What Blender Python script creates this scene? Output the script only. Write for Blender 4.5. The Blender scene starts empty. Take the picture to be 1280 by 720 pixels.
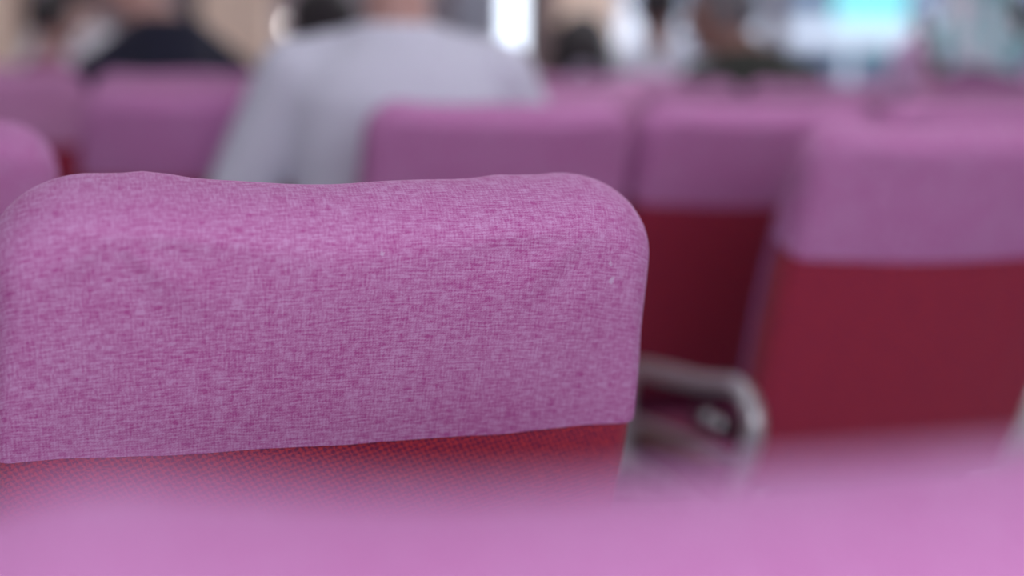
import bpy, bmesh, math, random
from mathutils import Vector, Matrix, Euler, noise
R = math.radians
random.seed(4)
S = bpy.context.scene
C = S.collection

# ------------------------------------------------------------------ camera, light, exposure
CAM_Z = 1.12
cam = bpy.data.cameras.new('camera'); camo = bpy.data.objects.new('camera', cam); C.objects.link(camo)
cam.sensor_width = 36; cam.lens = 50; cam.clip_start = .02; cam.clip_end = 200
camo.matrix_world = Matrix.Translation((0, 0, CAM_Z)) @ Matrix.Rotation(R(90 - 9.4), 4, 'X') @ Matrix.Rotation(R(.8), 4, 'Z')
cam.dof.use_dof = True; cam.dof.focus_distance = 1.075; cam.dof.aperture_fstop = 1.5
S.camera = camo

w = bpy.data.worlds.new('daylight'); S.world = w; w.use_nodes = True
bg = w.node_tree.nodes['Background']; bg.inputs[0].default_value = (.82, .88, 1.0, 1); bg.inputs[1].default_value = 2.3

def area(name, loc, rot, sx, sy, power, col):
    l = bpy.data.lights.new(name, 'AREA'); l.shape = 'RECTANGLE'; l.size = sx; l.size_y = sy; l.energy = power; l.color = col
    o = bpy.data.objects.new(name, l); C.objects.link(o); o.location = loc; o.rotation_euler = [R(a) for a in rot]; return o
# fill lamp added behind the camera to light the seat backs, and cool daylight from the window wall ahead
area('rear_fill_light', (.55, -1.7, 1.68), (74, 0, 12), 2.4, 1.1, 50, (.97, .94, 1.0))
area('front_window_daylight', (3.2, 9.1, 1.75), (-62, 0, 0), 5.2, 1.5, 95, (.86, .93, 1.0))
S.view_settings.view_transform = 'Standard'; S.view_settings.look = 'None'
S.view_settings.gamma = 1; S.view_settings.use_curve_mapping = False; S.view_settings.exposure = 0.42
S.cycles.use_denoising = True
S.cycles.max_bounces = 6

# ------------------------------------------------------------------ helpers
def M4(loc=(0, 0, 0), rz=0.0): return Matrix.Translation(loc) @ Matrix.Rotation(rz, 4, 'Z')

def obj(name, bm, mat, parent=None, smooth=True, loc=None):
    me = bpy.data.meshes.new(name)
    bmesh.ops.recalc_face_normals(bm, faces=bm.faces)
    bm.to_mesh(me); bm.free()
    for m in (mat if isinstance(mat, (list, tuple)) else [mat]): me.materials.append(m)
    if smooth:
        for p in me.polygons: p.use_smooth = True
    o = bpy.data.objects.new(name, me); C.objects.link(o)
    if parent: o.parent = parent
    if loc: o.location = loc
    return o

def sharp(o, ang=40):
    m = o.modifiers.new('n', 'EDGE_SPLIT'); m.split_angle = R(ang); return o

def tag(o, label=None, cat=None, group=None, kind=None):
    if label: o['label'] = label
    if cat: o['category'] = cat
    if group: o['group'] = group
    if kind: o['kind'] = kind
    return o

def thing(name, label, cat, loc=(0, 0, 0), rz=0.0, group=None):
    o = bpy.data.objects.new(name, None); C.objects.link(o); o.location = loc; o.rotation_euler = (0, 0, rz)
    o.empty_display_size = .1
    return tag(o, label, cat, group)

def dup(o, parent=None):
    c = o.copy(); C.objects.link(c)
    if parent: c.parent = parent
    for ch in list(o.children): dup(ch, c)
    return c

def box(bm, c, s, bevel=0.0, rot=None, seg=2):
    r = bmesh.ops.create_cube(bm, size=1)
    m = Matrix.Translation(c) @ (rot.to_matrix().to_4x4() if rot else Matrix.Identity(4)) @ Matrix.Diagonal((s[0], s[1], s[2], 1))
    bmesh.ops.transform(bm, matrix=m, verts=r['verts'])
    if bevel:
        es = list({e for v in r['verts'] for e in v.link_edges})
        bmesh.ops.bevel(bm, geom=es, offset=bevel, segments=seg, profile=.5, affect='EDGES')

def smooth_path(pts, n=6, closed=False):
    P = [Vector(p) for p in pts]; out = []
    m = len(P)
    rng = range(m if closed else m - 1)
    for i in rng:
        p0 = P[(i - 1) % m] if (closed or i > 0) else P[0]
        p1 = P[i]; p2 = P[(i + 1) % m]
        p3 = P[(i + 2) % m] if (closed or i + 2 < m) else P[-1]
        for k in range(n):
            t = k / n
            out.append(.5 * ((2 * p1) + (p2 - p0) * t + (2 * p0 - 5 * p1 + 4 * p2 - p3) * t * t + (3 * p1 - p0 - 3 * p2 + p3) * t ** 3))
    if not closed: out.append(P[-1])
    return out

def tube(bm, path, r, seg=12, closed=False, sq=None, cap=True):
    P = [Vector(p) for p in path]; n = len(P)
    rr = r if isinstance(r, (list, tuple)) else [r] * n
    rings = []; up = None
    for i, p in enumerate(P):
        a = P[i - 1] if (i > 0 or closed) else P[0]; b = P[(i + 1) % n] if (i < n - 1 or closed) else P[-1]
        t = (b - a).normalized()
        if up is None:
            up = t.orthogonal().normalized() if sq is None else (Vector(sq) - t * t.dot(Vector(sq))).normalized()
        up = (up - t * t.dot(up)).normalized(); s = t.cross(up)
        rings.append([bm.verts.new(p + rr[i] * (math.cos(2 * math.pi * k / seg) * up + math.sin(2 * math.pi * k / seg) * s)) for k in range(seg)])
    m = n if closed else n - 1
    for i in range(m):
        A, B = rings[i], rings[(i + 1) % n]
        for k in range(seg):
            bm.faces.new((A[k], A[(k + 1) % seg], B[(k + 1) % seg], B[k]))
    if cap and not closed:
        bm.faces.new(rings[0][::-1]); bm.faces.new(rings[-1])

def ellipsoid(bm, c, r, rot=None, u=20, v=14):
    q = bmesh.ops.create_uvsphere(bm, u_segments=u, v_segments=v, radius=1)
    m = Matrix.Translation(c) @ (rot.to_matrix().to_4x4() if rot else Matrix.Identity(4)) @ Matrix.Diagonal((r[0], r[1], r[2], 1))
    bmesh.ops.transform(bm, matrix=m, verts=q['verts'])

# ------------------------------------------------------------------ materials
def mat(name, col, rough=.6, metal=0.0, sheen=0.0, spec=.5, emit=None, es=0.0):
    m = bpy.data.materials.new(name); m.use_nodes = True; nt = m.node_tree; p = nt.nodes['Principled BSDF']
    p.inputs['Base Color'].default_value = (*col, 1); p.inputs['Roughness'].default_value = rough
    p.inputs['Metallic'].default_value = metal; p.inputs['Specular IOR Level'].default_value = spec
    if sheen:
        p.inputs['Sheen Weight'].default_value = sheen; p.inputs['Sheen Roughness'].default_value = .5
    if emit: p.inputs['Emission Color'].default_value = (*emit, 1); p.inputs['Emission Strength'].default_value = es
    return m

class NT:
    def __init__(s, m): s.t = m.node_tree; s.p = s.t.nodes['Principled BSDF']
    def n(s, k, **kw):
        x = s.t.nodes.new(k)
        for a, v in kw.items():
            if a.startswith('i_'): x.inputs[a[2:].replace('_', ' ')].default_value = v
            else: setattr(x, a, v)
        return x
    def l(s, a, b): s.t.links.new(a, b)
    def math(s, op, a, b=None, c=None):
        x = s.t.nodes.new('ShaderNodeMath'); x.operation = op
        for i, v in enumerate((a, b, c)):
            if v is None: continue
            if isinstance(v, (int, float)): x.inputs[i].default_value = v
            else: s.l(v, x.inputs[i])
        return x.outputs[0]
    def mix(s, f, a, b):
        x = s.t.nodes.new('ShaderNodeMix'); x.data_type = 'RGBA'
        for sock, v in ((x.inputs[0], f), (x.inputs[6], a), (x.inputs[7], b)):
            if isinstance(v, (int, float)): sock.default_value = v
            elif isinstance(v, tuple): sock.default_value = (*v, 1)
            else: s.l(v, sock)
        return x.outputs[2]
    def noise(s, vec, sx, sy, detail=2.0, rough=.5):
        mp = s.n('ShaderNodeMapping'); mp.inputs['Scale'].default_value = (sx, sy, 1); s.l(vec, mp.inputs[0])
        x = s.n('ShaderNodeTexNoise', noise_dimensions='2D'); x.inputs['Scale'].default_value = 1.0
        x.inputs['Detail'].default_value = detail; x.inputs['Roughness'].default_value = rough
        s.l(mp.outputs[0], x.inputs['Vector']); return x.outputs['Fac']

def linen(name, lit_tone=0.0, marks=()):
    """slub linen weave: thin weft and warp threads, some pale lilac, some magenta"""
    m = mat(name, (.5, .2, .4), rough=.85, sheen=.16, spec=.2); k = NT(m); k.p.inputs['Sheen Tint'].default_value = (.95, .6, .9, 1)
    uv = k.n('ShaderNodeUVMap'); uv.uv_map = 'UVMap'; v = uv.outputs[0]
    weft = k.noise(v, 90, 640, 0.0); warp = k.noise(v, 640, 110, 0.0)
    grain = k.noise(v, 620, 620, 1.0)
    slub_h = k.noise(v, 14, 130, 2.0); slub_v = k.noise(v, 130, 14, 2.0); patch = k.noise(v, 13, 16, 2.0)
    sx = k.n('ShaderNodeSeparateXYZ'); k.l(v, sx.inputs[0])
    weave = k.math('MULTIPLY', k.math('SINE', k.math('MULTIPLY_ADD', sx.outputs[1], 3300.0, k.math('MULTIPLY', patch, 6.0))), k.math('SINE', k.math('ADD', k.math('MULTIPLY', sx.outputs[0], 2500.0), k.math('MULTIPLY', sx.outputs[1], 900.0))))
    s = k.math('ADD', k.math('MULTIPLY', weft, .95), k.math('MULTIPLY', warp, .65))
    s = k.math('ADD', s, k.math('MULTIPLY_ADD', weave, .10, .125))
    s = k.math('ADD', s, k.math('MULTIPLY', grain, .8))
    s = k.math('ADD', s, k.math('MULTIPLY', slub_h, .32)); s = k.math('ADD', s, k.math('MULTIPLY', slub_v, .32))
    s = k.math('ADD', s, k.math('MULTIPLY', patch, .25))
    f = k.math('MULTIPLY_ADD', k.math('SUBTRACT', s, 1.77), 1.05, .5)
    cl = k.n('ShaderNodeClamp'); k.l(f, cl.inputs[0])
    if lit_tone: a, b = (.48, .16, .40), (.62, .35, .58)  # paler tones: light caught by the far covers, put into the colour
    else: a, b = (.41, .085, .310), (.575, .31, .575)
    col = k.mix(cl.outputs[0], a, b)
    for mx_, my_, mr_ in marks:      # small chalky scuffs rubbed into the cloth
        vd = k.n('ShaderNodeVectorMath', operation='DISTANCE'); k.l(v, vd.inputs[0]); vd.inputs[1].default_value = (mx_, my_, 0)
        msk = k.math('MULTIPLY', k.math('LESS_THAN', k.math('ADD', vd.outputs['Value'], k.math('MULTIPLY', k.math('SUBTRACT', grain, .5), .004)), mr_), .55)
        col = k.mix(msk, col, (.62, .52, .72))
    k.l(col, k.p.inputs['Base Color'])
    bp = k.n('ShaderNodeBump', i_Strength=.25, i_Distance=.0006); k.l(s, bp.inputs['Height']); k.l(bp.outputs[0], k.p.inputs['Normal'])
    return m

def houndstooth(name):
    """fine broken-check woven upholstery, scarlet on dark plum"""
    m = mat(name, (.4, .04, .08), rough=.8, sheen=.12, spec=.15); k = NT(m)
    uv = k.n('ShaderNodeUVMap'); uv.uv_map = 'UVMap'
    sx = k.n('ShaderNodeSeparateXYZ'); k.l(uv.outputs[0], sx.inputs[0])
    P = 1 / .0052
    j1 = k.noise(uv.outputs[0], 260, 260, 1.0); X = k.math('ADD', k.math('MULTIPLY', k.math('ADD', sx.outputs[0], k.math('MULTIPLY', sx.outputs[1], .55)), P), k.math('MULTIPLY', j1, .9)); Y = k.math('ADD', k.math('MULTIPLY', k.math('SUBTRACT', sx.outputs[1], k.math('MULTIPLY', sx.outputs[0], .35)), P), k.math('MULTIPLY', j1, .9))
    fx = k.math('LESS_THAN', k.math('FRACT', X), .5); fy = k.math('LESS_THAN', k.math('FRACT', Y), .5)
    tw = k.math('LESS_THAN', k.math('FRACT', k.math('MULTIPLY', k.math('ADD', X, Y), 2.0)), .5)
    # houndstooth: both dark -> dark, both light -> light, else twill
    both = k.math('MULTIPLY', fx, fy); anyv = k.math('MAXIMUM', fx, fy)
    mixd = k.math('MAXIMUM', both, k.math('MULTIPLY', anyv, tw))
    nz = k.noise(uv.outputs[0], 700, 700, 1.0)
    c = k.mix(mixd, (.50, .040, .060), (.14, .014, .070))
    c2 = k.mix(k.math('MULTIPLY', nz, .25), c, (.36, .03, .07))
    k.l(c2, k.p.inputs['Base Color'])
    return m

M = {}
M['pink'] = linen('pink_linen')
M['pink_lit_tone'] = linen('lit_tone_pink_linen', .5)
M['red'] = houndstooth('red_upholstery')
M['piping'] = mat('purple_piping', (.20, .05, .22), .6, sheen=.2)
M['chrome'] = mat('brushed_chrome', (.74, .74, .79), .38, 1.0)
M['black'] = mat('black_plastic', (.02, .02, .028), .45)
M['wood'] = mat('brown_armrest_pad', (.22, .10, .085), .45)
M['skin'] = mat('skin', (.50, .30, .27), .55); M['skin_d'] = mat('skin_tan', (.34, .19, .16), .55)
M['lip'] = mat('lips', (.40, .12, .12), .5); M['eye'] = mat('eye', (.06, .04, .035), .2)
M['hair'] = mat('black_hair', (.022, .018, .024), .5); M['hair_grey'] = mat('grey_hair', (.16, .16, .18), .6)
for n, c in dict(white=(.62, .64, .78), navy=(.022, .024, .045), olive=(.055, .062, .055), darkpurple=(.20, .06, .18), lilac=(.60, .40, .66),
                 mauve=(.34, .12, .24), blackcloth=(.03, .026, .035), greycloth=(.50, .52, .62), trouser=(.05, .05, .065), beige=(.48, .40, .36), whitefar=(.85, .85, .93)).items():
    M[n] = mat('cloth_' + n, c, .9, sheen=.15, spec=.15)
M['shoe'] = mat('shoe_leather', (.03, .025, .022), .4)

def scarf_mat():
    m = mat('patterned_scarf', (.5, .7, .75), .8, sheen=.2); k = NT(m)
    tc = k.n('ShaderNodeTexCoord')
    mp = k.n('ShaderNodeMapping'); mp.inputs['Scale'].default_value = (22, 22, 5); k.l(tc.outputs['Object'], mp.inputs[0])
    nz = k.n('ShaderNodeTexNoise', i_Scale=1.0, i_Detail=2.0); k.l(mp.outputs[0], nz.inputs['Vector'])
    r = k.n('ShaderNodeValToRGB'); k.l(nz.outputs['Fac'], r.inputs[0]); cr = r.color_ramp
    cr.elements[0].position = .36; cr.elements[0].color = (.06, .26, .32, 1)
    cr.elements[1].position = .66; cr.elements[1].color = (.75, .74, .90, 1)
    e = cr.elements.new(.48); e.color = (.40, .76, .84, 1)
    e = cr.elements.new(.56); e.color = (.75, .80, .90, 1)
    k.l(r.outputs[0], k.p.inputs['Base Color']); return m
M['scarf'] = scarf_mat()

def plaster(name, c, sc=6, amt=.12):
    m = mat(name, c, .85, spec=.2); k = NT(m)
    tc = k.n('ShaderNodeTexCoord'); nz = k.n('ShaderNodeTexNoise', i_Scale=float(sc), i_Detail=4.0); k.l(tc.outputs['Object'], nz.inputs['Vector'])
    col = k.mix(nz.outputs['Fac'], tuple(x * (1 - amt) for x in c), tuple(min(1, x * (1 + amt)) for x in c)); k.l(col, k.p.inputs['Base Color'])
    return m
def tiles(name):
    m = mat(name, (.5, .5, .5), .35); k = NT(m)
    tc = k.n('ShaderNodeTexCoord'); b = k.n('ShaderNodeTexBrick', i_Scale=1.0, offset=0.0)
    b.inputs['Brick Width'].default_value = .6; b.inputs['Row Height'].default_value = .6; b.inputs['Mortar Size'].default_value = .004
    b.inputs['Color1'].default_value = (.27, .25, .29, 1); b.inputs['Color2'].default_value = (.24, .23, .26, 1); b.inputs['Mortar'].default_value = (.12, .11, .12, 1)
    k.l(tc.outputs['Object'], b.inputs['Vector']); k.l(b.outputs[0], k.p.inputs['Base Color']); return m
M['floor'] = tiles('floor_tiles')
M['ceiling'] = plaster('ceiling_paint', (.62, .62, .64), 3, .05)
M['wall'] = plaster('mauve_grey_wall', (.34, .29, .33))
M['wall_side'] = plaster('side_wall', (.42, .38, .40))
M['column'] = plaster('tan_column', (.95, .74, .62), 4, .06)
M['post'] = mat('dark_post', (.10, .085, .10), .5)
M['mullion'] = mat('brown_grey_frame', (.26, .19, .20), .5)
M['frame'] = mat('grey_window_frame', (.30, .30, .35), .5)
M['satin'] = mat('satin_aluminium', (.60, .60, .65), .42, .65)
M['lamp'] = mat('lamp_diffuser', (.9, .9, .9), .5, emit=(1, .97, .98), es=6.3)
M['lampframe'] = mat('lamp_frame', (.7, .7, .7), .4)
g = mat('window_glass', (1, 1, 1), 0.0); nt = g.node_tree
nt.nodes.remove(nt.nodes['Principled BSDF'])
tr = nt.nodes.new('ShaderNodeBsdfTransparent'); tr.inputs[0].default_value = (.93, .96, .98, 1); gl = nt.nodes.new('ShaderNodeBsdfGlossy'); gl.inputs['Roughness'].default_value = .02
fr = nt.nodes.new('ShaderNodeFresnel'); mx = nt.nodes.new('ShaderNodeMixShader')
nt.links.new(fr.outputs[0], mx.inputs[0]); nt.links.new(tr.outputs[0], mx.inputs[1]); nt.links.new(gl.outputs[0], mx.inputs[2])
nt.links.new(mx.outputs[0], nt.nodes['Material Output'].inputs[0]); M['glass'] = g
M['outwhite'] = plaster('white_painted_steel', (.93, .93, .97), 2, .02)
M['outcyan'] = plaster('cyan_panel', (.36, .88, .84), 2, .05)
M['outblue'] = plaster('blue_grey_cladding', (.24, .28, .35), 1, .1)
M['outpale'] = plaster('pale_cladding', (.30, .33, .42), 1, .1)
M['asphalt'] = plaster('asphalt', (.22, .22, .24), 2, .2)

# ------------------------------------------------------------------ the hall
def slab(name, c, s, m, kind='structure'):
    bm = bmesh.new(); box(bm, c, s); return tag(obj(name, bm, m, smooth=False), kind=kind)
X0, X1, Y0, Y1, H = -6.0, 7.0, -4.0, 9.5, 2.9
slab('floor', ((X0 + X1) / 2, (Y0 + Y1) / 2, -.05), (X1 - X0, Y1 - Y0, .1), M['floor'])
slab('ceiling', ((X0 + X1) / 2, (Y0 + Y1) / 2, H + .05), (X1 - X0, Y1 - Y0, .1), M['ceiling'])
slab('wall_left', (X0 - .1, (Y0 + Y1) / 2, H / 2), (.2, Y1 - Y0, H), M['wall_side'])
slab('wall_right', (X1 + .1, (Y0 + Y1) / 2, H / 2), (.2, Y1 - Y0, H), M['wall_side'])
slab('wall_rear', ((X0 + X1) / 2, Y0 - .1, H / 2), (X1 - X0 + .4, .2, H), M['wall_side'])
# far wall with openings between these x intervals
OP = [(-.38, .08), (.60, 1.68), (1.76, 2.9), (3.0, 4.3), (4.4, 5.8)]
SILL, HEAD = .85, 2.4
bm = bmesh.new()
box(bm, ((X0 + X1) / 2, Y1 + .1, SILL / 2), (X1 - X0 + .4, .2, SILL))
box(bm, ((X0 + X1) / 2, Y1 + .1, (HEAD + H) / 2), (X1 - X0 + .4, .2, H - HEAD))
edges = [X0 - .2] + [e for o in OP for e in o] + [X1 + .2]
for a, b in zip(edges[0::2], edges[1::2]): box(bm, ((a + b) / 2, Y1 + .1, (SILL + HEAD) / 2), (b - a, .2, HEAD - SILL))
tag(obj('wall_far', bm, M['wall'], smooth=False), kind='structure')
for i, (a, b) in enumerate(OP):
    t = bpy.data.objects.new('window_%d' % (i + 1), None); C.objects.link(t); t.location = ((a + b) / 2, Y1 + .1, SILL); tag(t, kind='structure')
    W, Hh = b - a, HEAD - SILL
    bm = bmesh.new(); f = .035
    box(bm, (-W / 2 + f / 2, 0, Hh / 2), (f, .1, Hh)); box(bm, (W / 2 - f / 2, 0, Hh / 2), (f, .1, Hh))
    box(bm, (0, 0, f / 2), (W - 2 * f, .1, f)); box(bm, (0, 0, Hh - f / 2), (W - 2 * f, .1, f))
    obj('window_frame', bm, M['frame'], t, False)
    bm = bmesh.new(); box(bm, (0, 0, Hh / 2), (W - 2 * f, .006, Hh - 2 * f)); obj('pane', bm, M['glass'], t, False)
for i, (x, wd) in enumerate([(-3.27, .19), (-1.77, .42), (.45, .38)]):
    slab('trim_%d' % (i + 1), (x, 9.2, H / 2), (wd, .3, H), M['column'])
slab('trim_4', (-2.07, 9.36, H / 2), (.10, .16, H), M['post'])
slab('trim_5', (.175, 9.36, H / 2), (.19, .16, H), M['mullion'])
for nm, c, s in (('baseboard_left', (X0 + .01, 2.75, .05), (.02, 13.5, .1)), ('baseboard_right', (X1 - .01, 2.75, .05), (.02, 13.5, .1)), ('baseboard_far', (.5, Y1 - .01, .05), (13, .02, .1))):
    slab(nm, c, s, M['post'])

bm = bmesh.new()   # pale pleated curtain drawn over part of the first window
tube_n = 9
pts = [(-.40 + .31 * k / 60, 9.40 + .018 * math.sin(k / 60 * 2 * math.pi * tube_n)) for k in range(61)]
va = [bm.verts.new((x, y, .12)) for x, y in pts]; vb = [bm.verts.new((x, y, 2.55)) for x, y in pts]
for k in range(60): bm.faces.new((va[k], va[k + 1], vb[k + 1], vb[k]))
cu = obj('curtain', bm, M['greycloth']); cu.modifiers.new('s', 'SOLIDIFY').thickness = .004
tag(cu, 'pale blue grey curtain hanging beside the bright window strip', 'curtain')

lp = thing('glow_spot', 'small round white glow spot beside the tan column', 'lamp', (-1.44, Y1, 1.27))  # glowing ball added for a round bright spot of unknown source
bm = bmesh.new(); tube(bm, [(0, 0, 0), (0, -.06, 0)], .03, 16); obj('mount', bm, M['lampframe'], lp)
bm = bmesh.new(); ellipsoid(bm, (0, -.10, 0), (.05, .05, .05)); obj('globe', bm, M['lamp'], lp)

# unseen ceiling light panels, rows added to brighten the hall
lm = None
LP = [(-3.2, -3.0), (.6, -3.0), (4.0, -3.0), (-3.2, 2.4), (.6, 2.4), (4.0, 2.4), (-3.2, 5.4), (.6, 5.4), (4.0, 5.4), (-3.2, 8.0), (.6, 8.0), (4.0, 8.0)]
LW = ['rearmost', 'second', 'third', 'farthest']; LC = ['left', 'centre', 'right']
for i, (x, y) in enumerate(LP):
    if lm is None:
        lm = thing('added_ceiling_light', '', 'ceiling light')
        bm = bmesh.new(); box(bm, (0, 0, -.02), (1.22, .62, .04), .006); obj('housing', bm, M['lampframe'], lm, False)
        bm = bmesh.new(); box(bm, (0, 0, -.044), (1.14, .54, .012), .004); obj('diffuser', bm, M['lamp'], lm, False)
        o = lm
    else: o = dup(lm)
    o.location = (x, y, H)
    tag(o, 'added square white light panel on the unseen ceiling, %s row, %s column' % (LW[i // 3], LC[i % 3]), 'ceiling light', 'added ceiling light panels')

# outside: quay, white bulwark rail, cyan and blue-grey cladding
slab('ground', (2, 24, -.35), (60, 28.6, .3), M['asphalt'])
bm = bmesh.new(); box(bm, (3.0, 13, 1.32), (5.4, .3, .20), .02)
for k in range(7): box(bm, (.45 + k * .85, 13, .5), (.07, .07, 1.4))
tag(obj('white_railing', bm, M['outwhite'], smooth=False), 'white painted railing with a broad top rail outside the windows', 'railing')
def cladding(name, label, x0, x1, y, z0, z1, m, n):
    t = thing(name, label, 'panel', ((x0 + x1) / 2, y, z0))
    W = x1 - x0
    bm = bmesh.new(); box(bm, (0, .12, (z1 - z0) / 2), (W, .2, z1 - z0)); obj('panel', bm, m, t, False)
    bm = bmesh.new()
    for k in range(n + 1): box(bm, (-W / 2 + k * W / n, 0, (z1 - z0) / 2), (.05, .06, z1 - z0))
    obj('batten', bm, m, t, False)
cladding('cladding_panel', 'blue grey clad wall seen through the window behind the white rail', 1.0, 3.15, 14.5, -.2, 4.5, M['outblue'], 5)
cladding('cladding_panel', 'bright cyan clad wall seen through the window above the white rail', 3.20, 3.86, 14.45, -.2, 4.5, M['outcyan'], 2)
cladding('cladding_panel', 'low pale grey panelling right below the white rail', .7, 3.36, 13.25, -.2, 1.20, M['outpale'], 5)
cladding('cladding_panel', 'low cyan panel beneath the end of the white rail beside the headscarf', 3.43, 3.79, 13.2, -.2, 1.22, M['outcyan'], 1)
cladding('cladding_panel', 'pale lavender clad wall behind the patterned headscarf', 3.95, 7.5, 14.5, -.2, 3.0, M['outpale'], 4)

# ------------------------------------------------------------------ seats
def outline(L, hw_bot, hw_top, rc, z0, wide=.004, n=14, topf=None):
    """half outline points right side bottom -> top -> left; returns list (x, z)"""
    pts = []
    m = 18
    for i in range(m):
        f = i / m; z = z0 + (L - rc - z0) * f; g_ = (z / (L - rc)) if L > rc else 1
        zm = .40; za = L - rc
        hw = hw_top + wide * (za - z) / (za - zm) if z > zm else hw_bot + (hw_top + wide - hw_bot) * math.sin(max(0, z) / zm * math.pi / 2)
        pts.append((hw, z))
    for i in range(n + 1):
        a = math.pi / 2 * i / n
        pts.append((hw_top - rc + rc * math.cos(a), L - rc + rc * math.sin(a)))
    half = pts; k = 20; x_end = hw_top - rc
    top = [(x_end - (2 * x_end) * (i + 1) / (k + 1), L) for i in range(k)]
    left = [(-x, z) for x, z in reversed(half)]
    out = half + top + left
    if topf:
        res = []
        for x, z in out:
            wgt = max(0.0, min(1.0, (z - (L - rc)) / rc)) if rc else 1
            res.append((x, z + topf(x) * wgt))
        out = res
    return out

def pillow(bm, out, T, zs, rnd=.035, nr=26, open_bottom=True, curve=.35, wr=None, seam=None):
    """closed pillow from an outline: back face at -y, front face at +y; uv in metres"""
    uvl = bm.loops.layers.uv.new('UVMap')
    N = len(out); sides = []
    zb = out[0][1]
    def row(k, sgn, j):
        x, z = out[k]
        sx, sz = 0.0, min(z, zs)
        d0 = math.hypot(x - sx, z - sz)
        # non-uniform: fine near the edge
        f = j / nr; s_in = 1 - (1 - f) ** 1.0
        # distance from the edge
        edge = d0 * (1 - math.cos(f * math.pi / 2))
        e_ = max(0.0, min(1.0, (z - (out[len(out) // 2][1] - .20)) / .15)); rr = min(.020 + (rnd - .020) * e_, d0 * .95)
        q = min(1.0, edge / rr)
        y = T * math.sqrt(max(0, 1 - (1 - q) ** 2.8))
        t = edge / d0 if d0 else 1
        px = x + (sx - x) * t; pz = z + (sz - z) * t
        yy = sgn * y + curve * px * px
        if wr: 
            dx, dy, dz = wr(px, pz, sgn, q); px += dx; yy += dy; pz += dz
        return Vector((px, yy, pz))
    grid = {}
    for sgn in (-1, 1):
        for k in range(N):
            for j in range(nr + 1):
                if j == 0 and sgn == 1: grid[(sgn, k, j)] = grid[(-1, k, 0)]; continue
                grid[(sgn, k, j)] = bm.verts.new(row(k, sgn, j))
    for sgn in (-1, 1):
        for k in range(N - 1):
            for j in range(nr):
                a, b, c, d = grid[(sgn, k, j)], grid[(sgn, k + 1, j)], grid[(sgn, k + 1, j + 1)], grid[(sgn, k, j + 1)]
                bm.faces.new((a, b, c, d) if sgn < 0 else (d, c, b, a))
    if not open_bottom:
        bot = [grid[(-1, 0, j)] for j in range(nr + 1)] + [grid[(-1, N - 1, j)] for j in range(nr, -1, -1)][0:]
        fr = [grid[(1, N - 1, j)] for j in range(1, nr + 1)] + [grid[(1, 0, j)] for j in range(nr, 0, -1)]
        loop = bot + fr
        seen = []; 
        for v in loop:
            if v not in seen: seen.append(v)
        bm.faces.new(seen)
    else:   # hem: fold 3 mm inwards
        inner = {}
        for sgn in (-1, 1):
            for k in (0, N - 1):
                for j in range(nr + 1):
                    v = grid[(sgn, k, j)]
                    if v not in inner:
                        co = v.co.copy(); yc = curve * co.x * co.x
                        co.y = yc + (co.y - yc) * .93; co.x *= .990; co.z += .002; inner[v] = (bm.verts.new(v.co), bm.verts.new(co))
                for j in range(nr):
                    a, b = grid[(sgn, k, j)], grid[(sgn, k, j + 1)]
                    bm.faces.new((inner[a][0], inner[b][0], inner[b][1], inner[a][1]))
    bmesh.ops.remove_doubles(bm, verts=[v for v in bm.verts if not open_bottom or v.co.z > zb + .02], dist=1e-5)
    for f in bm.faces:
        for lp in f.loops:
            co = lp.vert.co; lp[uvl].uv = (co.x, co.z + co.y)

def cushion_uv(bm):
    uvl = bm.loops.layers.uv.verify()
    for f in bm.faces:
        for lp in f.loops:
            co = lp.vert.co; lp[uvl].uv = (co.x, co.y + co.z)

LB = .64          # length of the backrest along its recline
def ear_top(x):   # two soft humps near the corners and a slack middle
    return .0045 * math.exp(-((x + .145) / .022) ** 2) + .0020 * math.exp(-((x + .18) / .05) ** 2) + .0030 * math.exp(-((x - .135) / .018) ** 2) - .0045 * max(0, x / .2) ** 2 - .0015 * max(0, -x / .2) ** 2 + .0006 * math.sin(x * 40) - .0040 - .0015 * math.exp(-(x / .08) ** 2)
def generic_top(x): return .003 * math.cos(x * 22)

def cover_wr_focus(x, z, sgn, q):
    n1 = noise.noise(Vector((x * 9, z * 9, sgn * 3.0))); n2 = noise.noise(Vector((x * 26, z * 7, 5 + sgn)))
    y = .0035 * n1 + .0012 * n2
    # diagonal pulls from the upper corners
    for cx in (-.17, .19):
        d = (x - cx) * (1 if cx < 0 else -1); e = z - (LB - .02)
        r_ = math.hypot(x - cx, e)
        a = math.atan2(-e, d if d else 1e-5)
        y += .0012 * math.sin(a * 7) * math.exp(-((r_ - .05) / .05) ** 2)
    return (.0015 * noise.noise(Vector((z * 14, sgn, x * 5))) * abs(x) / .24, y * q, .0015 * noise.noise(Vector((x * 12, 7, z * 2))) + .0135 * max(0, 1 - (x / .262) ** 2) ** .7 * max(0, min(1, (.53 - z) / .105)))
def cover_wr(x, z, sgn, q):
    return (0, .003 * noise.noise(Vector((x * 7, z * 7, sgn * 3.0 + 9))) * q, .002 * noise.noise(Vector((x * 8, 2, z * 2))))
def red_wr(x, z, sgn, q):   # loose vertical folds in the slack upholstery below the cover
    a = .5 + .5 * math.tanh((x - .02) / .06)
    return (0, -.0035 * a * math.sin(x * 95 + 2 * noise.noise(Vector((x * 8, z * 3, 0)))) * max(0, (z - .15)) / .3 * q * max(0, min(1, (.445 - z) / .03)), 0)

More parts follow.
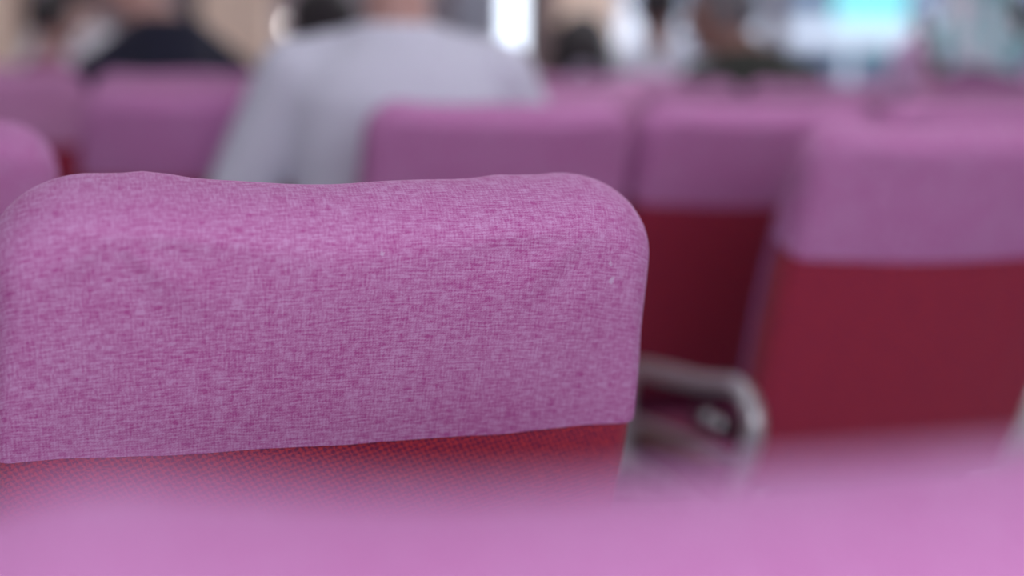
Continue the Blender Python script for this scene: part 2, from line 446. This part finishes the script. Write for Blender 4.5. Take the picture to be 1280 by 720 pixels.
def build_seat(kind, m_cover, tf, wr, COV=.187, folds=False, seat_z=.40, wide=.004):
    """returns dict of mesh objects under a fresh root"""
    t = thing('waiting_seat', 'seat', 'seat')
    tilt = Euler((R(20), 0, 0))
    # backrest: red upholstered cushion
    bm = bmesh.new()
    pillow(bm, outline(LB - .004, .240, .2515, .067, .02, wide=wide, topf=(lambda x: tf(x) * .6) if tf else None), .0425, LB - .12, rnd=.042, nr=14 if kind != 'focus' else 20, open_bottom=False, wr=red_wr if folds else None)
    back = obj('backrest', bm, M['red'], t, loc=(0, 0, .42)); back.rotation_euler = tilt
    # piping down both front edges
    for s in (-1, 1):
        bm = bmesh.new()
        o2 = [p for p in outline(LB - .006, .229, .246, .066, .02) if p[0] * s > 0 and p[1] < LB - .15]
        o2.sort(key=lambda p: p[1])
        tube(bm, [Vector((x - s * .002, .35 * x * x + .030, z)) for x, z in o2], .0095, 8)
        p = obj('piping', bm, M['piping'], t, loc=(0, 0, .42)); p.rotation_euler = tilt
    # headrest cover
    bm = bmesh.new()
    pillow(bm, outline(LB, .243, .255, .068, LB - COV, wide=wide, topf=tf), .047, LB - .12, rnd=.042, nr=40 if kind == 'focus' else 18, wr=wr)
    c = obj('headrest_cover', bm, m_cover, t, loc=(0, 0, .42)); c.rotation_euler = tilt
    # seat cushion
    bm = bmesh.new(); box(bm, (0, .255, seat_z), (.47, .44, .10), .03, seg=4)
    for v in bm.verts:
        if v.co.z > seat_z: v.co.z += .012 * math.cos(v.co.x / .235 * math.pi / 2) - .03 * (.47 - v.co.y) * .4
        if v.co.z > seat_z and v.co.y > .42: v.co.z -= .01
    cushion_uv(bm); obj('seat_cushion', bm, M['red'], t)
    # hinge brackets between the seat pan and backrest
    for s in (-1, 1):
        bm = bmesh.new(); tube(bm, smooth_path([(s * .20, .30, .32), (s * .20, .10, .325), (s * .20, .01, .37), (s * .20, -.035, .50)], 5), .011, 10)
        obj('bracket', bm, M['chrome'], t)
    bm = bmesh.new(); box(bm, (0, .20, .30), (.52, .08, .045), .008); obj('support_beam', bm, M['chrome'], t)
    return t

def add_leg(t, x=0.0):
    bm = bmesh.new()
    tube(bm, [(x, .20, .285), (x, .20, .06)], .028, 14)
    obj('leg', bm, M['chrome'], t)
    bm = bmesh.new()
    tube(bm, smooth_path([(x, -.06, .018), (x, .06, .04), (x, .20, .06), (x, .34, .04), (x, .46, .018)], 5), [.016] * 21, 10)
    for y in (-.06, .46): ellipsoid(bm, (x, y, .012), (.03, .03, .012), u=14, v=8)
    obj('foot', bm, M['chrome'], t)

def add_arm(t, s):
    """chrome loop armrest with a lower rail and a brown pad; s = -1 left side, +1 right side"""
    x = s * .262
    bm = bmesh.new()
    tube(bm, smooth_path([(x, .43, .36), (x, .44, .45), (x, .43, .545), (x, .38, .578), (x, .10, .616), (x, -.02, .638), (x, -.075, .628), (x, -.098, .595), (x, -.08, .54), (x, -.03, .42), (x, .02, .33)], 7), .0165, 14)
    a = obj('armrest', bm, M['satin'], t, loc=(0, 0, -.028))
    bm = bmesh.new()
    tube(bm, smooth_path([(x, .435, .47), (x, .25, .495), (x, .08, .512), (x, .0, .508), (x, -.070, .528)], 6), .010, 10)
    obj('lower_rail', bm, M['satin'], a)
    bm = bmesh.new(); box(bm, (x, .20, .476), (.028, .30, .030), .008, rot=Euler((R(-6), 0, 0))); obj('pad', bm, M['wood'], a)
    bm = bmesh.new(); box(bm, (x, .05, .562), (.018, .13, .034), .006, rot=Euler((R(-5), 0, 0))); obj('hinge_block', bm, M['black'], a)
    for y in (.0, .045):
        bm = bmesh.new(); ellipsoid(bm, (x - .010, y, .572), (.012, .010, .011), u=12, v=8); obj('screw', bm, M['chrome'], a)

YAW = R(17); U = Vector((math.cos(YAW), math.sin(YAW), 0)); F = Vector((-math.sin(YAW), math.cos(YAW), 0))
def root_pos(cx, cy, rec=20):
    """floor point of a seat whose backrest top centre stands over (cx, cy)"""
    p = Vector((cx, cy, 0)) + F * (LB * math.sin(R(rec))); return p
def set_recline(t, rec):
    for ch in t.children:
        if ch.name.split('.')[0] in ('backrest', 'headrest_cover', 'piping'): ch.rotation_euler = (R(rec), 0, 0)

focus = build_seat('focus', linen('pink_linen_scuffed', marks=((.206, .553, .0016), (.209, .537, .0024), (.211, .540, .0014), (.02, .56, .0018))), ear_top, cover_wr_focus, COV=.215, wide=.011)
focus.location = root_pos(-.1235, 1.05); focus.rotation_euler = (0, 0, YAW)
focus['label'] = 'sharp pink linen covered seat in the middle of the picture, red checked weave below'; focus['group'] = 'pink covered waiting seats'
add_leg(focus); add_arm(focus, -1)

seat0 = build_seat('plain', M['pink'], generic_top, cover_wr)
seat_f = build_seat('folds', M['pink'], generic_top, cover_wr, folds=True)
seat_p = build_seat('plain', M['pink_lit_tone'], generic_top, cover_wr)
used = set()
#  source, top centre x, y, recline, arms, leg, label
SEATS = [
    (seat0, .089, .349, 25.0, (), 1, 'nearest pink covered seat, blurred along the bottom edge of the picture'),
    (seat_f, .660, 2.05, 21, (-1,), 1, 'pink and red seat with a chrome armrest, filling the right edge'),
    (seat0, -.784, 1.61, 20, (), 1, 'pink seat corner cut off by the left edge above the sharp seat'),
    (seat0, -.014, 2.596, 20, (), 1, 'pink seat overlapping the white shirt, just beyond the top edge of the sharp seat'),
    (seat0, .490, 2.749, 20, (), 1, 'pink seat with red lower half between the white-shirted person and the right edge seat'),
    (seat0, .98, 2.90, 20, (1,), 1, 'pink seat almost hidden behind the big seat at the right edge'),
    (seat0, -.69, 3.14, 20, (-1,), 1, 'dark pink seat to the left of the white-shirted person'),
    (seat_p, .09, 3.38, 18, (1,), 1, 'pale pink seat top just right of the white shirt'),
    (seat_p, -.868, 3.838, 8, (), 1, 'pale pink seat top directly below the dark navy suit jacket'),
    (seat_p, -1.36, 3.686, 8, (-1,), 1, 'pink seat painted as if lit, with a red lower part near the upper left edge'),
    (seat_p, .455, 4.238, 16, (), 1, 'small pale seat top below the far dark-haired person beside the grey-haired one'),
    (seat_p, .952, 4.390, 16, (), 1, 'pale pink seat top directly below the olive jacket'),
    (seat_p, 1.49, 4.554, 16, (1,), 1, 'pale pink seat top directly below the patterned headscarf'),
]
for src, cx, cy, rec, arms, leg, label in SEATS:
    if src.name in used: t = dup(src)
    else: t = src; used.add(src.name)
    t['_arms'] = 0
    t.location = root_pos(cx, cy, rec); t.rotation_euler = (0, 0, YAW)
    t['label'] = label; t['group'] = 'pink covered waiting seats'; del t['_arms']
    set_recline(t, rec)
# arms and legs go on after the copying so each seat keeps its own
def by_label(l): return [o for o in C.objects if o.get('label') == l][0]
for src, cx, cy, rec, arms, leg, label in SEATS:
    t = by_label(label); add_leg(t)
    for s in arms: add_arm(t, s)
# further rows under the people at the back
def extra_seat(px, py, label, rz=YAW):
    t = dup(seat_p)
    for ch in list(t.children):
        if ch.name.split('.')[0] in ('leg', 'foot', 'armrest'):
            for g2 in list(ch.children): bpy.data.objects.remove(g2)
            bpy.data.objects.remove(ch)
    t.location = (px, py, 0); t.rotation_euler = (0, 0, rz)
    t['label'] = label; t['group'] = 'pink covered waiting seats'; set_recline(t, 16); add_leg(t); return t

# ------------------------------------------------------------------ people
def capsule(bm, a, b, ra, rb, seg=14):
    a, b = Vector(a), Vector(b); d = b - a; L = d.length; t = d.normalized()
    path = []; rad = []
    for i in range(5): 
        th = math.pi / 2 * (i / 4.0); path.append(a - t * ra * math.cos(th)); rad.append(max(.001, ra * math.sin(th)))
    for i in range(1, 4): path.append(a + d * (i / 4)); rad.append(ra + (rb - ra) * i / 4)
    for i in range(5):
        th = math.pi / 2 * (i / 4.0); path.append(b + t * rb * math.sin(th)); rad.append(max(.001, rb * math.cos(th)))
    tube(bm, path, rad, seg)

def loft(bm, rings, seg=28):
    """rings: (cx, cy, cz, rx, ry)"""
    R_ = []
    for cx, cy, cz, rx, ry in rings:
        R_.append([bm.verts.new((cx + rx * math.copysign(abs(math.cos(a)) ** .8, math.cos(a)), cy + ry * math.copysign(abs(math.sin(a)) ** .9, math.sin(a)), cz)) for a in [2 * math.pi * k / seg for k in range(seg)]])
    for A, B in zip(R_, R_[1:]):
        for k in range(seg): bm.faces.new((A[k], A[(k + 1) % seg], B[(k + 1) % seg], B[k]))
    bm.faces.new(R_[0][::-1]); bm.faces.new(R_[-1])

def remeshed(name, bm, m, parent, voxel=.009, smooth=4):
    bmesh.ops.recalc_face_normals(bm, faces=bm.faces)
    me = bpy.data.meshes.new('tmp'); bm.to_mesh(me); bm.free()
    o = bpy.data.objects.new('tmp', me); C.objects.link(o)
    r = o.modifiers.new('r', 'REMESH'); r.mode = 'VOXEL'; r.voxel_size = voxel
    s = o.modifiers.new('s', 'SMOOTH'); s.iterations = smooth; s.factor = .5
    dg = bpy.context.evaluated_depsgraph_get()
    me2 = bpy.data.meshes.new_from_object(o.evaluated_get(dg)); bpy.data.objects.remove(o); bpy.data.meshes.remove(me)
    me2.name = name; me2.materials.clear(); me2.materials.append(m)
    for p in me2.polygons: p.use_smooth = True
    o = bpy.data.objects.new(name, me2); C.objects.link(o); o.parent = parent
    return o

def person(label, px, py, rz, top, bottom, skin, hair='short', hair_m=None, hair_s=1.0, vest=False, scale=1.0, lean=(0, 0), head=(0, 0, 0), elbow=.24, shoulder=.175, slope=0.0, voxel=.010, collar=0.0, head_off=(0, 0), sz=0.0):
    """seated person; origin on the floor under the seat pivot; faces +y locally; lean = sideways, forward shift of the shoulders"""
    t = thing('person', label, 'person', (px, py, sz), rz)
    k = scale
    def P(x, y, z):           # lean the upper body
        f = max(0, z - .56) / .45
        return Vector(((x + lean[0] * f) * k, (y + lean[1] * f), .46 + (z - .46) * k if z > .46 else z))
    def ring(x, y, z, rx, ry): 
        v = P(x, y, z); return (v.x, v.y, v.z, rx * k, ry * k)
    hc = P(head_off[0], .125 + head_off[1], 1.205 + (head_off[2] if len(head_off) > 2 else 0)); neck0 = P(0, .085, 1.02); 
    hr = Euler([R(a) for a in head])
    HM = Matrix.Translation(hc) @ hr.to_matrix().to_4x4()
    sh = {s: P(s * shoulder, .085, .985 - slope) for s in (-1, 1)}
    el = {s: P(s * elbow, .13, .745) for s in (-1, 1)}
    wrs = {s: Vector((s * .15, .38, .615)) for s in (-1, 1)}
    hip = {s: Vector((s * .09, .16, .555)) for s in (-1, 1)}
    kn = {s: Vector((s * .12, .575, .53)) for s in (-1, 1)}
    an = {s: Vector((s * .12, .60, .10)) for s in (-1, 1)}
    # ---- body (one continuous surface)
    bm = bmesh.new()
    loft(bm, [ring(0, .14, .49, .13, .10), ring(0, .14, .54, .165, .12), ring(0, .12, .64, .150, .108), ring(0, .10, .74, .145, .105), ring(0, .09, .86, .155 - slope, .108), ring(0, .085, .95 - slope * .5, .155 - slope, .098), ring(0, .085, 1.0 - slope * .5, .12 - slope, .080), ring(0, .085, 1.03, .06, .058)])
    capsule(bm, neck0, hc + Vector((0, -.02, -.05)) * k, .060 * k, .053 * k)
    def hv(x, y, z): return HM @ Vector((x * k, y * k, z * k))
    q = bmesh.ops.create_uvsphere(bm, u_segments=28, v_segments=20, radius=1)
    for v in q['verts']:
        x, y, z = v.co
        w_ = 1 - .22 * max(0, -z) ** 1.3; yy = y * (.098 if y > 0 else .095)
        v.co = hv(x * .077 * w_, yy * (1 - .1 * max(0, -z)), z * .118)
    capsule(bm, hv(0, .040, -.070), hv(0, .060, -.082), .034 * k, .024 * k)          # chin
    capsule(bm, hv(-.012, .052, -.045), hv(.012, .052, -.055), .036 * k, .036 * k)   # mouth and jaw
    capsule(bm, hv(0, .090, .012), hv(0, .104, -.024), .009 * k, .013 * k)            # nose
    capsule(bm, hv(-.032, .086, .022), hv(.032, .086, .022), .010 * k, .010 * k)      # brow
    for s in (-1, 1):
        capsule(bm, hv(s * .077, -.002, .018), hv(s * .077, -.006, -.028), .014 * k, .010 * k, 10)   # ear
        capsule(bm, sh[s] + Vector((-s * .03, 0, -.02)), el[s], .046 * k, .040 * k); capsule(bm, el[s], wrs[s], .040 * k, .026 * k)
        capsule(bm, hip[s], kn[s], .080, .055); capsule(bm, kn[s], an[s], .053, .036)
        capsule(bm, an[s] + Vector((0, -.02, -.04)), an[s] + Vector((0, .15, -.075)), .035, .024)
        # hand: palm, four fingers and a thumb resting on the thigh
        w0 = wrs[s]; pa = w0 + Vector((-s * .005, .055, .006))
        capsule(bm, w0, pa, .025, .026); capsule(bm, w0 + Vector((s * .012, .03, 0)), pa + Vector((s * .016, .012, -.004)), .014, .014); capsule(bm, w0 + Vector((-s * .012, .03, 0)), pa + Vector((-s * .018, .012, -.004)), .014, .014)
        for q_, (off, ln) in enumerate(((-.030, .060), (-.010, .070), (.011, .066), (.031, .050))):
            b0 = pa + Vector((-s * off, .018, .0)); b1 = b0 + Vector((-s * off * .25, ln * .5, .004)); b2 = b1 + Vector((0, ln * .42, -.018))
            capsule(bm, b0, b1, .0092, .0086, 8); capsule(bm, b1, b2, .0086, .0075, 8)
        t0 = w0 + Vector((-s * .024, .025, -.002)); t1 = t0 + Vector((-s * .030, .028, -.004)); t2 = t1 + Vector((-s * .006, .028, -.006))
        capsule(bm, t0, t1, .0125, .011, 8); capsule(bm, t1, t2, .011, .0095, 8)
    remeshed('body', bm, skin, t, .0062, 2)
    # ---- face details
    for s in (-1, 1):
        bm = bmesh.new(); ellipsoid(bm, hv(s * .030, .089, .002), (.012 * k, .006 * k, .007 * k), hr, 12, 8); obj('eye', bm, M['eye'], t)
    bm = bmesh.new(); ellipsoid(bm, hv(0, .088, -.052), (.022 * k, .008 * k, .007 * k), hr, 14, 8); obj('mouth', bm, M['lip'], t)
    # ---- upper clothing
    bm = bmesh.new()
    e = .022
    loft(bm, [ring(0, .14, .50, .15 + e, .11 + e), ring(0, .14, .55, .172 + e, .122 + e), ring(0, .12, .64, .158 + e, .112 + e), ring(0, .10, .74, .155 + e, .11 + e), ring(0, .09, .86, .168 + e, .115 + e), ring(0, .085, .94, .170 + e - slope, .108 + e), ring(0, .085, .99, .145 + e - slope * 1.3, .088 + e), ring(0, .085, 1.03, .085 + e, .066 + e), ring(0, .088, 1.055 + collar, .050 + e, .048 + e)])
    for s in (-1, 1):
        capsule(bm, P(s * .06, .085, 1.015), sh[s] + Vector((-s * .02, 0, -.008)), .050 * k, .060 * k)
        capsule(bm, sh[s] + Vector((-s * .022, 0, -.012)), el[s], .068 * k, .060 * k); capsule(bm, el[s], el[s].lerp(wrs[s], .93), .060 * k, .040 * k)
    remeshed('shirt', bm, top, t, voxel, 5)
    if vest:
        bm = bmesh.new(); e = .034
        loft(bm, [ring(0, .14, .52, .165 + e, .115 + e), ring(0, .12, .64, .158 + e, .112 + e), ring(0, .10, .74, .155 + e, .11 + e), ring(0, .09, .86, .160 + e, .115 + e), ring(0, .085, .94, .135 + e, .108 + e), ring(0, .085, .99, .10 + e, .088 + e), ring(0, .085, 1.03, .06 + e, .066 + e)])
        remeshed('vest', bm, M['darkpurple'], t, voxel, 3)
        bm = bmesh.new(); tube(bm, smooth_path([P(-.14, .17, .93), P(-.14, .10, 1.09), P(-.14, .0, 1.06), P(-.125, -.065, .95), P(-.11, -.07, .80)], 6), .017, 10)
        obj('bag_strap', bm, M['wood'], t)
    # ---- trousers, shoes
    bm = bmesh.new()
    loft(bm, [(0, .15, .475, .16, .13), (0, .15, .52, .185, .145), (0, .14, .60, .18, .135)])
    for s in (-1, 1): capsule(bm, hip[s], kn[s], .092, .070); capsule(bm, kn[s], an[s] + Vector((0, 0, .03)), .068, .055)
    remeshed('trousers', bm, bottom, t, .012, 4)
    for s in (-1, 1):
        bm = bmesh.new(); a = an[s]
        capsule(bm, (a.x, a.y - .02, .052), (a.x, a.y + .16, .040), .046, .036); capsule(bm, (a.x, a.y, .06), (a.x, a.y, .12), .045, .042)
        for v in bm.verts: v.co.z = max(v.co.z, .004)
        remeshed('shoe', bm, M['shoe'], t, .008, 2)
    # ---- hair
    hm = hair_m or M['hair']
    if hair in ('short', 'long', 'bun'):
        bm = bmesh.new()
        q = bmesh.ops.create_uvsphere(bm, u_segments=26, v_segments=18, radius=1)
        for v in q['verts']:
            x, y, z = v.co
            zz = z
            if zz < -.45: zz = -.45 - (-.45 - zz) * (.25 if hair == 'short' else .9)
            if y > .35: zz = max(zz, .32 + .3 * (y - .35)); y *= .93
            n_ = 1 + .05 * noise.noise(Vector((x * 4, y * 4, z * 4)))
            v.co = hv(x * .088 * n_ * hair_s, (y * .108 - .008) * n_ * (hair_s if y < 0 else 1), (zz * .118 + .018) * n_ * hair_s)
        if hair == 'long':
            for k2 in range(7):
                xx = -.075 + .025 * k2
                capsule(bm, hv(xx, -.065 + abs(xx) * .5, .02), hv(xx * 1.25, -.10 + abs(xx) * .3, -.30 + .03 * random.random()), .042 * k, .026 * k)
            for s in (-1, 1): capsule(bm, hv(s * .080, .0, .04), hv(s * .10, -.02, -.24), .032 * k, .024 * k)
        if hair == 'bun': ellipsoid(bm, hv(-.02, -.155, -.05), (.045 * k, .04 * k, .045 * k), hr)
        ho = remeshed('hair', bm, hm, t, .009, 3)
        if hair == 'bun':
            bm = bmesh.new(); 
            pts = [hv(-.02 + .030 * math.cos(a), -.178, -.05 + .030 * math.sin(a)) for a in [2 * math.pi * i / 24 for i in range(24)]]
            tube(bm, pts, .016 * k, 10, closed=True); obj('hair_tie', bm, M['greycloth'], ho)
    if hair == 'scarf':
        bm = bmesh.new()
        q = bmesh.ops.create_uvsphere(bm, u_segments=28, v_segments=20, radius=1)
        for v in q['verts']:
            x, y, z = v.co; v.co = hv(x * .100, y * .112 - .012, z * .135 + .008)
        # drape over the shoulders with a pointed tail down the back
        capsule(bm, hv(0, -.03, -.06), P(0, .07, 1.03), .088 * k, .10 * k)
        for s in (-1, 1): capsule(bm, P(s * .02, .05, 1.05), P(s * .085, .05, 1.01), .078 * k, .055 * k)
        for i in range(9):
            f = i / 8; wd = .125 * (1 - f) ** .8
            a = P(-wd, -.055 - .012 * math.sin(i), 1.02 - .15 * f); b = P(wd, -.055, 1.02 - .15 * f)
            capsule(bm, a, b, .022 * k, .022 * k, 10)
        for v in bm.verts: v.co += Vector((0, .004 * math.sin(v.co.x * 90), 0))
        remeshed('headscarf', bm, M['scarf'], t, .009, 3)
    return t

def seat_under(px, py): return Vector((px, py, 0))

# white-shirted person perched on the left side of the seat just beyond the sharp one
person('person in a loose white shirt with back turned, head cut off by the top edge', -.228, 2.87, YAW * .5, M['white'], M['trouser'], M['skin'], scale=1.18, elbow=.285, shoulder=.195, collar=.012, voxel=.011)
# people beyond
person('person in a dark navy suit jacket sitting beside the tan column at upper left', -.985, 4.15, YAW + .15, M['navy'], M['trouser'], M['skin'], scale=1.23, elbow=.26, shoulder=.17, slope=.05, collar=.015, lean=(.0, .0), head_off=(-.10, .06))
person('grey-haired person in an olive jacket looking left', .815, 4.62, YAW + .1, M['olive'], M['trouser'], M['skin_d'], hair_m=M['hair_grey'], scale=1.14, elbow=.31, shoulder=.19, slope=.015, collar=.01, head=(-8, 0, 55), head_off=(-.075, .05, -.055))
person('person in a teal and white patterned headscarf and lilac sleeves', 1.55, 4.84, YAW - .40, M['lilac'], M['darkpurple'], M['skin_d'], hair='scarf', vest=True, scale=1.26, elbow=.23, shoulder=.165, lean=(-.0, 0))
BACK = [
    ('small dark-haired person with a pale hair tie, seated beside the white shirt', .25, 5.08, 0.1, M['blackcloth'], 'bun', M['hair'], M['skin'], .84),
    ('long-haired person in dark clothes seated between the navy suit and the white shirt', -.66, 4.95, .1, M['blackcloth'], 'long', M['hair'], M['skin'], 1.05),
    ('dark-haired person in pale grey beside the grey-haired one', .62, 5.95, .2, M['greycloth'], 'short', M['hair'], M['skin_d'], 1.14),
    ('dark-haired person in mauve at the far upper left, facing right', -2.05, 6.05, -.9, M['mauve'], 'short', M['hair'], M['skin'], 1.03),
    ('person in a bright white top at the far left, behind the navy suit', -2.16, 7.15, .2, M['whitefar'], 'short', M['hair'], M['skin'], 1.26),
    ('person with black hair at the upper right corner', 2.12, 5.95, .5, M['blackcloth'], 'long', M['hair'], M['skin_d'], 1.08),
]
for lab, x, y, rz, top, hair, hm, sk, sc in BACK:
    person(lab, x, y, rz, top, M['trouser'], sk, hair=hair, hair_m=hm, hair_s=1.6 if hair == 'bun' else 1.0, scale=sc, voxel=.012)
    d = Vector((x, y, 0))
    extra_seat(x, y, 'pink seat under the ' + lab.split(',')[0].split(' with a ')[0].split(' seated between')[0], rz)
